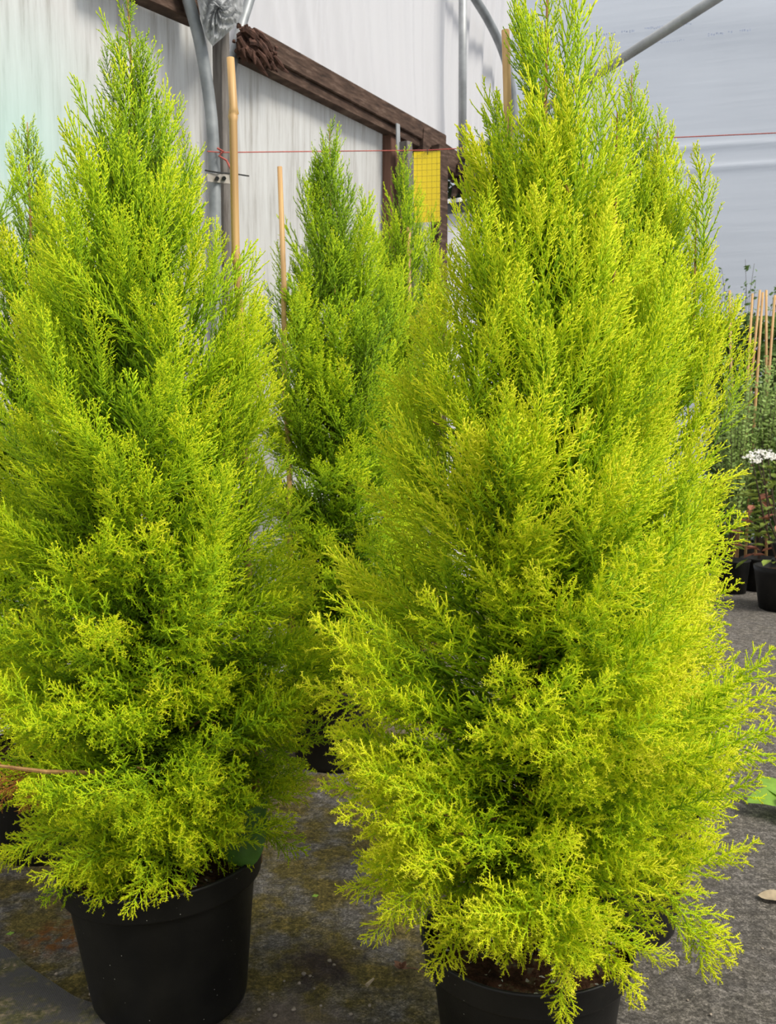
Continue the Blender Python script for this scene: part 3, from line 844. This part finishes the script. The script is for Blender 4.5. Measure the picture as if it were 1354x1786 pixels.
def extra_right(fo, root):
    # the long spray that hangs over the rim, and the one that droops on the right
    b = np.array(RB)
    for (px, py, Y, dx, dy, dz, kind, s) in ((985, 1655, 1.175, -0.05, -0.03, -1.0, 'low', 0.62), (1150, 1545, 1.22, 0.55, -0.1, -0.45, 'low', 0.72), (1150, 1580, 1.20, 0.70, -0.1, -0.55, 'low', 0.66), (1190, 1590, 1.2, 0.35, -0.1, -0.8, 'low', 0.55), (1165, 1530, 1.26, 0.8, -0.1, 0.35, 'low', 0.72), (1050, 1620, 1.18, 0.7, -0.15, -0.35, 'low', 0.55), (720, 1560, 1.22, -0.5, -0.1, -0.5, 'low', 0.5), (715, 1530, 1.25, -0.8, -0.1, -0.1, 'low', 0.55)):
        p = np.array(at(px, py, Y + 0.05)); d_ = np.array([dx, dy, dz])
        fo.put(spray(kind, int(px) % 6, 1.0), p, d_, np.array([0.3, 0, 1.0]) if abs(dz) < .9 else np.array([-1.0, 0, 0]), s, 0.10)
def extra_left(fo, root):
    for (px, py, Y, dx, dy, dz, s) in ((390, 1470, 1.53, 0.9, 0.1, 0.20, 0.8), (430, 1400, 1.6, 0.9, 0.1, 0.1, 0.75), (130, 1440, 1.45, -0.8, -0.1, -0.3, 0.8), (180, 1480, 1.42, -0.6, -0.2, -0.25, 0.7), (100, 1380, 1.5, -0.9, -0.1, 0.0, 0.9), (270, 1500, 1.42, -0.2, -0.5, -0.4, 0.6), (90, 1450, 1.5, -0.8, -0.1, -0.45, 0.7)):
        fo.put(spray('low', int(px) % 6, 1.0), np.array(at(px, py, Y)), np.array([dx, dy, dz]), UP, s * 0.85, 0.03)

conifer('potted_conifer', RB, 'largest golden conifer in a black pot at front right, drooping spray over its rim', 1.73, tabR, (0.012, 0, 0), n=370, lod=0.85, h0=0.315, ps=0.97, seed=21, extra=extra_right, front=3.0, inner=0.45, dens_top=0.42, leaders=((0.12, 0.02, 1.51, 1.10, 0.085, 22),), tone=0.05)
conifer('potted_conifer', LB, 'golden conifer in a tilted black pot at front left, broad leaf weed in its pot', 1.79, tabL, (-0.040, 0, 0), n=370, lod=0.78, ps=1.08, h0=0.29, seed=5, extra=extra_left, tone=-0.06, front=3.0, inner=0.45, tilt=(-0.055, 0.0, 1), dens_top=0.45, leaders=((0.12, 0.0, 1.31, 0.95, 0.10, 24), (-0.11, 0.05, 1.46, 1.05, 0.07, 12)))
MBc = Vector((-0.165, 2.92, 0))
conifer('potted_conifer', MBc, 'golden conifer standing farther back between the two front trees', 1.945, tabM, (-0.01, 0, 0), n=180, lod=0.26, tone=-0.12, seed=9, front=3.0, inner=0.6, size=1.3, dens_top=0.7, leaders=((0.09, 0.0, 1.62, 1.25, 0.07, 14), (-0.08, -.02, 1.55, 1.25, 0.07, 12)))  # lowered tone paints the neighbours' shade into this tree's foliage colour
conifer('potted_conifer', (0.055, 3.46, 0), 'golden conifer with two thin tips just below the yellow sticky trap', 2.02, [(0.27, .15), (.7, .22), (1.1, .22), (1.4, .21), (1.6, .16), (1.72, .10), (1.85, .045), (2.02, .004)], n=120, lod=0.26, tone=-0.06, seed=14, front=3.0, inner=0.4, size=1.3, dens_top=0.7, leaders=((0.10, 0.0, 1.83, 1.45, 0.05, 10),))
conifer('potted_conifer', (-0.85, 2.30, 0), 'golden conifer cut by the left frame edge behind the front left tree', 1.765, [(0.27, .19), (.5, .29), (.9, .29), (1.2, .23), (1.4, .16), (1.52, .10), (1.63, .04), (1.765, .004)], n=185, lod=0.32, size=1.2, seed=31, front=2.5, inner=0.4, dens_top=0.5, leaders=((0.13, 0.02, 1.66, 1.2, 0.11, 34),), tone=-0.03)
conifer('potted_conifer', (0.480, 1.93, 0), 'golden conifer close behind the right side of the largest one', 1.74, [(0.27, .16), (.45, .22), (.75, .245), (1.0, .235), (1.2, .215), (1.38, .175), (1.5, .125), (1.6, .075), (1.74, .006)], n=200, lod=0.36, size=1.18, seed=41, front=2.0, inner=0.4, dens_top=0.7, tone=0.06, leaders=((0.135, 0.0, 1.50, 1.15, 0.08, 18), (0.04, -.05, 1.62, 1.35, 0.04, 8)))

# ------------------------------------------------------------------ bamboo canes
def cane(px, py, px1, py1, Y, r, label, nodes=(0.3,), Ybase=None):
    a = at(px, py, Y); b = at(px1, py1, Y)
    d_ = (b - a).normalized(); e = a + d_ * ((0.235 - a.z) / d_.z)
    L = (e - a).length; pts, rad = [a], [r * 0.94]
    side_ = Vector((1, 0, 0))
    for k, nd in enumerate(nodes):
        off = side_ * (r * 0.35 * (-1) ** k)
        for dz, rr_ in ((-0.012, 1.0), (-0.003, 1.26), (0.0, 1.04), (0.003, 1.22), (0.012, 0.98)):
            pts.append(a + d_ * (nd + dz) + off * (1 if dz < 0 else 0.4)); rad.append(r * rr_)
    pts.append(e); rad.append(r * 1.1)
    o = MB().tube(pts, rad, 14).build('bamboo_cane', BAMBOO, smooth=True)
    return tag(o, label, 'cane')
cane(402, 101, 413, 420, 1.70, 0.0072, 'bamboo cane with a thick knot standing right of the front left tree', (0.095, 0.34, 0.6, 0.85, 1.1))
cane(488, 291, 497, 610, 2.82, 0.0078, 'thin bamboo cane standing left of the middle tree', (0.35, 0.66, 0.95, 1.2))
cane(882, 53, 886, 250, 1.47, 0.0064, 'reddish bamboo cane half hidden at the top of the largest conifer', (0.28, 0.6, 0.9))
cane(713, 397, 712, 560, 3.43, 0.0085, 'bamboo cane tip beneath the yellow sticky trap', (0.3, 0.7))

# ------------------------------------------------------------------ weed leaf in the left pot
def leaf_blade(name, mat, parent, p, d_, nrm, L, W, curl=0.15, n=12, heart=False):
    d_ = Vector(d_).normalized(); nrm = Vector(nrm); nrm = (nrm - d_ * nrm.dot(d_)).normalized(); sd_ = d_.cross(nrm)
    vs, fs = [], []; cols = 6
    for i in range(n + 1):
        u = i / n
        wd = W * 0.5 * (math.sin(math.pi * min(1, u ** (0.55 if heart else 0.8))) ** 0.8 if 0 < u < 1 else 0.02)
        back = 0.0
        for k in range(cols + 1):
            q = k / cols * 2 - 1
            vs.append(Vector(p) + d_ * (L * u - (0.16 * L * abs(q) * (1 - u) ** 3 if heart else 0)) + sd_ * wd * q + nrm * (-curl * L * u * u + 0.20 * wd * abs(q) + 0.012 * L * math.sin(u * 14 + q * 3)))
    for i in range(n):
        for k in range(cols): fs.append((i * (cols + 1) + k, i * (cols + 1) + k + 1, (i + 1) * (cols + 1) + k + 1, (i + 1) * (cols + 1) + k))
    return MB().add(vs, fs).build(name, mat, parent, smooth=True)
wp = at(408, 1478, 1.62)
weed = empty('broadleaf_weed', (wp.x, wp.y, 0.235), 'dark green broad leaf weed growing inside the tilted left pot', 'weed')
leaf_blade('leaf', GREENLEAF, weed, at(408, 1492, 1.585), (0.50, -0.10, 0.85), (0.1, -1.0, 0.35), 0.105, 0.080, 0.25, heart=True)
MB().tube([(wp.x, wp.y, 0.23), at(408, 1492, 1.585)], 0.002, 6).build('stalk', LIMELEAF, weed)

# ------------------------------------------------------------------ right background plants
def climber(px, Y, toppy, label, seed, cane_px=(), n=1900):
    b = ground(px, 1000); bx = at(px, 700, Y)
    base = Vector((bx.x, Y, 0)); top = at(px, toppy, Y)
    root = empty('tall_climber', base, label, 'climbing plant', 'tall climbers at the back right')
    rr = random.Random(seed)
    pot = MB().lathe(base, [(0.09, 0), (0.10, 0), (0.125, 0.22), (0.13, 0.24), (0.12, 0.24), (0.115, 0.20), (0, 0.2)], 24).build('pot', POT, root, smooth=True)
    lm, sm = MB(), MB()
    def leafat(p, L):
        d_ = Vector((rr.gauss(0, 1), rr.gauss(0, 1), rr.gauss(0.1, .7))).normalized(); e = d_.orthogonal().normalized(); n_ = d_.cross(e)
        a_ = rr.uniform(0, 6.28); e2 = e * math.cos(a_) + n_ * math.sin(a_); n2 = d_.cross(e2)
        lm.add([p, p + d_ * L * .45 + e2 * L * .3 + n2 * L * .07, p + d_ * L, p + d_ * L * .45 - e2 * L * .3 + n2 * L * .07], [(0, 1, 2), (0, 2, 3)])
    hT = top.z
    for st in range(7):
        pts = []; x0, y0 = rr.uniform(-.05, .05), rr.uniform(-.05, .05); hh = hT * rr.uniform(0.86, 1.0)
        for i in range(9):
            q = i / 8
            pts.append(base + Vector((x0 * (1 - q) + rr.gauss(0, .02) + x0 * 1.6 * q, y0 + rr.gauss(0, .03), 0.2 + (hh - 0.2) * q)))
        sm.tube(pts, [0.004 * (1 - .7 * i / 8) for i in range(9)], 5)
        for i in range(8):
            for k in range(9):
                leafat(pts[i].lerp(pts[i + 1], rr.random()) + Vector((rr.gauss(0, .02), rr.gauss(0, .02), 0)), rr.uniform(.035, .055) * (1 if i < 6 else .8))
    for i in range(n):
        z = 0.25 + (hT * 0.82 - 0.25) * rr.random() ** 0.8
        leafat(base + Vector((rr.gauss(0, .065), rr.gauss(0, .065), z)), rr.uniform(.045, .075))
    lm.build('leaves', CLIMBLEAF, root); sm.build('stems', STEM, root)
    return root
climber(1258, 6.9, 468, 'tall leafy climber right beside the golden foliage at the back', 1)
climber(1305, 6.75, 452, 'tall leafy climber in the middle of the back right row', 2)
climber(1352, 6.85, 455, 'tall leafy climber at the right frame edge of the back row', 3)
for i, (x, y, x1, y1) in enumerate(((1273, 507, 1274, 560), (1313, 512, 1309, 580), (1326, 506, 1316, 612), (1337, 506, 1337, 630), (1331, 510, 1327, 570), (1352, 515, 1346, 595))):
    a = at(x, y, 6.52); b = at(x1, y1, 6.50); d_ = (b - a).normalized(); e = a + d_ * ((0.02 - a.z) / d_.z)
    lab = ['short bamboo cane nearest the golden foliage in the back right row', 'slim bamboo cane in the middle gap of the climbers', 'leaning bamboo cane, long, among the climbers at the back right', 'straight long bamboo cane right of the leaning one among climbers', 'short bamboo cane between the leaning and the straight cane', 'bamboo cane at the right frame edge among the climbers'][i]
    tag(MB().tube([a, a + d_ * 0.45, a + d_ * 0.452, e], [0.0085, 0.0090, 0.0098, 0.0095], 8).build('bamboo_cane', BAMBOO, smooth=True), lab, 'cane', 'canes among the climbers')

def herb(px, Y, toppy, label, seed):
    bx = at(px, 800, Y); base = Vector((bx.x, Y, 0)); top = at(px, toppy, Y); rr = random.Random(seed)
    root = empty('bushy_herb', base, label, 'herb', 'feathery green herbs before the climbers')
    MB().lathe(base, [(0.08, 0), (0.09, 0), (0.11, 0.2), (0.115, 0.21), (0.105, 0.21), (0.1, 0.18), (0, 0.18)], 24).build('pot', POT, root, smooth=True)
    lm, sm = MB(), MB()
    for st in range(34):
        a_ = rr.uniform(0, 6.28); sp_ = rr.uniform(0.02, 0.28); hh = (top.z - 0.18) * rr.uniform(0.7, 1.0)
        pts = [base + Vector((math.cos(a_) * sp_ * q ** 1.3, math.sin(a_) * sp_ * q ** 1.3, 0.18 + hh * q)) for q in (0, .25, .5, .75, 1)]
        sm.tube(pts, [.003, .0026, .002, .0016, .001], 5)
        for i in range(120):
            q = rr.uniform(0.2, 1) * 3.999; p = pts[int(q)].lerp(pts[int(q) + 1], q % 1)
            d_ = Vector((rr.gauss(0, 1), rr.gauss(0, 1), rr.uniform(0.1, 1.2))).normalized(); e = d_.orthogonal().normalized(); L = rr.uniform(.022, .036)
            lm.add([p, p + d_ * L * .5 + e * .0075, p + d_ * L, p + d_ * L * .5 - e * .0075], [(0, 1, 2), (0, 2, 3)])
    lm.build('leaves', HERBLEAF, root); sm.build('stems', STEM, root)
herb(1283, 6.0, 622, 'feathery green herb close to the golden foliage edge at the back right', 1)
herb(1330, 6.1, 615, 'feathery green herb in the middle before the climbers', 2)
herb(1385, 6.0, 640, 'feathery green herb at the right frame edge above the white flowers', 3)

# white flowering shrub in a black pot at the right edge
fb = Vector((at(1372, 1000, 5.45).x, 5.45, 0))
fl = empty('flowering_shrub', fb, 'white flowering shrub with reddened leaves in a black pot at the right edge', 'potted shrub')
MB().lathe(fb, [(0.13, 0), (0.145, 0), (0.175, 0.215), (0.182, 0.25), (0.172, 0.25), (0.165, 0.21), (0, 0.21)], 40).build('pot', POT, fl, smooth=True)
MB().lathe(fb, [(0.1, .212), (0.166, .215), (0.0, .225)], 24).build('soil', SOIL, fl)
rr = random.Random(4)
heads = [(1312, 800), (1328, 792), (1340, 797), (1322, 806), (1354, 802), (1390, 790)]
sm = MB()
for i, (x, y) in enumerate(heads):
    tip = at(x, y, 5.45 + rr.uniform(-.12, .12))
    sm.tube([fb + Vector((rr.uniform(-.04, .04), rr.uniform(-.04, .04), .2)), (fb + tip) / 2 + Vector((rr.uniform(-.03, .03), 0, .05)), tip], [.006, .005, .003], 6)
    fm = MB()
    for k in range(46):
        q = tip + Vector((rr.gauss(0, .022), rr.gauss(0, .022), rr.uniform(-.004, .018)))
        d_ = Vector((rr.gauss(0, 1), rr.gauss(0, 1), rr.gauss(.5, .5))).normalized(); e = d_.orthogonal().normalized(); L = rr.uniform(.014, .022)
        fm.add([q, q + d_ * L * .6 + e * L * .4, q + d_ * L, q + d_ * L * .6 - e * L * .4], [(0, 1, 2), (0, 2, 3)])
    fm.build('flower_head', PETAL, fl)
sm.build('stems', STEM, fl)
for mat_, nm, cnt, zr in ((SHRUBLEAF, 'leaves', 110, (0.28, 0.84)), (PINKLEAF, 'reddened_leaves', 40, (0.30, 0.70))):
    lm = MB()
    for k in range(cnt):
        a_ = rr.uniform(0, 6.28); q = rr.uniform(.03, .26); z = rr.uniform(*zr)
        p = fb + Vector((math.cos(a_) * q - 0.05, math.sin(a_) * q, z)); d_ = Vector((math.cos(a_ + rr.gauss(0, .5)), math.sin(a_ + rr.gauss(0, .5)), rr.uniform(-.5, .4))).normalized()
        e = d_.cross(Vector((0, 0, 1))).normalized(); L = rr.uniform(.07, .11); n_ = e.cross(d_)
        lm.add([p, p + d_ * L * .3 + e * L * .24 + n_ * .01, p + d_ * L * .65 + e * L * .22 + n_ * .012, p + d_ * L, p + d_ * L * .65 - e * L * .22 + n_ * .012, p + d_ * L * .3 - e * L * .24 + n_ * .01, p + d_ * L * .5],
               [(0, 1, 6), (1, 2, 6), (2, 3, 6), (3, 4, 6), (4, 5, 6), (5, 0, 6)])
    lm.build(nm, mat_, fl)

# ------------------------------------------------------------------ near ground: lime leaf plant, dry leaf, fabric flap, stones, litter
lp = ground(1380, 1418)
lw = empty('lime_leaf_plant', lp, 'lime green broad leaved plant on the ground at the right frame edge', 'weed')
for (dx, dy, dz, L, W) in ((-1, -0.15, .25, .125, .085), (-.3, -.9, .3, .11, .075), (.8, -.3, .3, .12, .08), (-.5, .7, .5, .11, .07)):
    leaf_blade('leaf', LIMELEAF, lw, lp + Vector((0, 0, .035)), (dx, dy, dz), (0, -.25, 1), L, W, 0.25)
MB().tube([lp, lp + Vector((0, 0, .04))], .004, 6).build('stalk', LIMELEAF, lw)
tag(leaf_blade('grass_blade', LIMELEAF, None, ground(1375, 1205), (-1, -.1, .12), (0, -.2, 1), .10, .016, .1), 'single thin green blade on the bare ground at the right edge', 'leaf')
g1 = ground(1322, 1566)
tag(leaf_blade('dry_leaf', DRYLEAF, None, g1 + Vector((0, 0, .006)), (1, -.28, .05), (0.1, -.3, 1), .085, .034, -.05), 'curled pale dry leaf on the grey ground at the right edge', 'leaf')
g1 = ground(583, 1688)
lt = empty('dry_flower', ground(700, 1690), 'small crumpled brown dead flower on the ground left of the right pot', 'dead flower')
rr = random.Random(6)
for k in range(7):
    a_ = k * .9
    leaf_blade('petal', DRYBROWN, lt, ground(700, 1690) + Vector((0, 0, .002)), (math.cos(a_), math.sin(a_), rr.uniform(.2, 1.2)), (rr.uniform(-.5, .5), -.3, 1), rr.uniform(.014, .022), .011, rr.uniform(-.5, .5), n=5)
MB().tube([ground(700, 1690) + Vector((0, 0, .003)), ground(722, 1692) + Vector((0, 0, .004)), ground(742, 1698) + Vector((0, 0, .002))], .0009, 5).build('stalk', DRYBROWN, lt)
tag(MB().tube([ground(640, 1722) + Vector((0, 0, .004)), ground(652, 1712) + Vector((0, 0, .006))], [.004, .002], 6).build('dry_twig', DRYLEAF), 'short pale dry twig on the mossy ground between the pots', 'twig')
for (px, py, lab) in ((550, 1566, 'tiny pale green seedling on the mossy ground between the pots'), (18, 1632, 'tiny green seedling beside the rust brown moss at left')):
    p = ground(px, py)
    sdl = empty('seedling', p, lab, 'seedling')
    for k in range(4):
        leaf_blade('leaf', LIMELEAF, sdl, p + Vector((0, 0, .004)), (math.cos(k * 1.6 + .4), math.sin(k * 1.6 + .4), .3), (0, -.2, 1), .008, .006, .2, n=5)
# fabric flap
edge = [(-90, 1640), (0, 1668), (30, 1680), (60, 1702), (95, 1728), (130, 1752), (165, 1772), (205, 1800), (240, 1840)]
E = [ground(x, y) for x, y in edge]
def flap(u, v):
    f = u * (len(E) - 1); i = min(int(f), len(E) - 2); p = E[i].lerp(E[i + 1], f - i)
    q = p + Vector((-0.10, -0.42, 0)) * v
    z = 0.003 + 0.016 * math.exp(-v * 9) * (0.6 + 0.4 * math.sin(u * 11)) + 0.004 * math.sin(u * 17 + v * 9) + 0.004
    return Vector((q.x, q.y, max(z, 0.003)))
fm = grid_mesh(60, 26, flap)
vs = []
for i in range(61):
    p = flap(i / 60, 0); vs += [p, Vector((p.x, p.y + .004, -0.004))]
fm.add(vs, [(2 * i, 2 * i + 1, 2 * i + 3, 2 * i + 2) for i in range(60)])
tag(fm.build('fabric_flap', WEAVE, smooth=True), 'grey woven ground fabric flap with a raised edge at the lower left', 'fabric')
# stones and crumbs
stones = [(164, 1724, 17), (160, 1735, 9), (172, 1705, 7), (160, 1688, 8), (98, 1700, 6), (8, 1697, 16), (74, 1752, 8), (530, 1700, 8), (522, 1716, 6), (541, 1703, 5), (575, 1677, 8), (583, 1684, 6), (512, 1762, 8), (452, 1762, 6), (496, 1712, 5), (548, 1725, 5), (612, 1770, 6), (476, 1735, 5), (480, 1772, 7), (120, 1745, 5), (60, 1660, 4), (36, 1580, 5), (110, 1640, 4), (660, 1640, 4), (618, 1655, 4), (1290, 1600, 4), (1330, 1655, 5), (1280, 1680, 5), (1200, 1745, 4), (1240, 1770, 5), (645, 1755, 6), (560, 1755, 5)]
places = {True: 'beside the tilted left pot', False: ''}
for i, (px, py, s_) in enumerate(stones):
    p = ground(px, py); r = s_ * 0.5 / FPX * 2.1
    rr = random.Random(i + 50)
    m = MB(); rows, nn = 5, 8; vs = []
    for j in range(rows + 1):
        th = math.pi * j / rows
        for k in range(nn):
            a_ = 2 * math.pi * k / nn; q = r * rr.uniform(.75, 1.15)
            vs.append(p + Vector((q * math.sin(th) * math.cos(a_), q * math.sin(th) * math.sin(a_), q * .6 * math.cos(th) + r * .35)))
    fs = [(j * nn + k, (j + 1) * nn + k, (j + 1) * nn + (k + 1) % nn, j * nn + (k + 1) % nn) for j in range(rows) for k in range(nn)]
    m.add(vs, fs)
    if i == 0: lab = 'largest pale crumbly stone touching the ground beside the tilted left pot'
    elif i == 5: lab = 'pale lump of grit on the fabric flap at the left frame edge'
    else: lab = 'small pale grit stone lying on the ground'
    grp = 'small grit stones on the ground' if i not in (0, 5) else None
    tag(m.build('grit_stone', STONE, smooth=True), lab, 'stone', grp)

SPRAYS.clear()
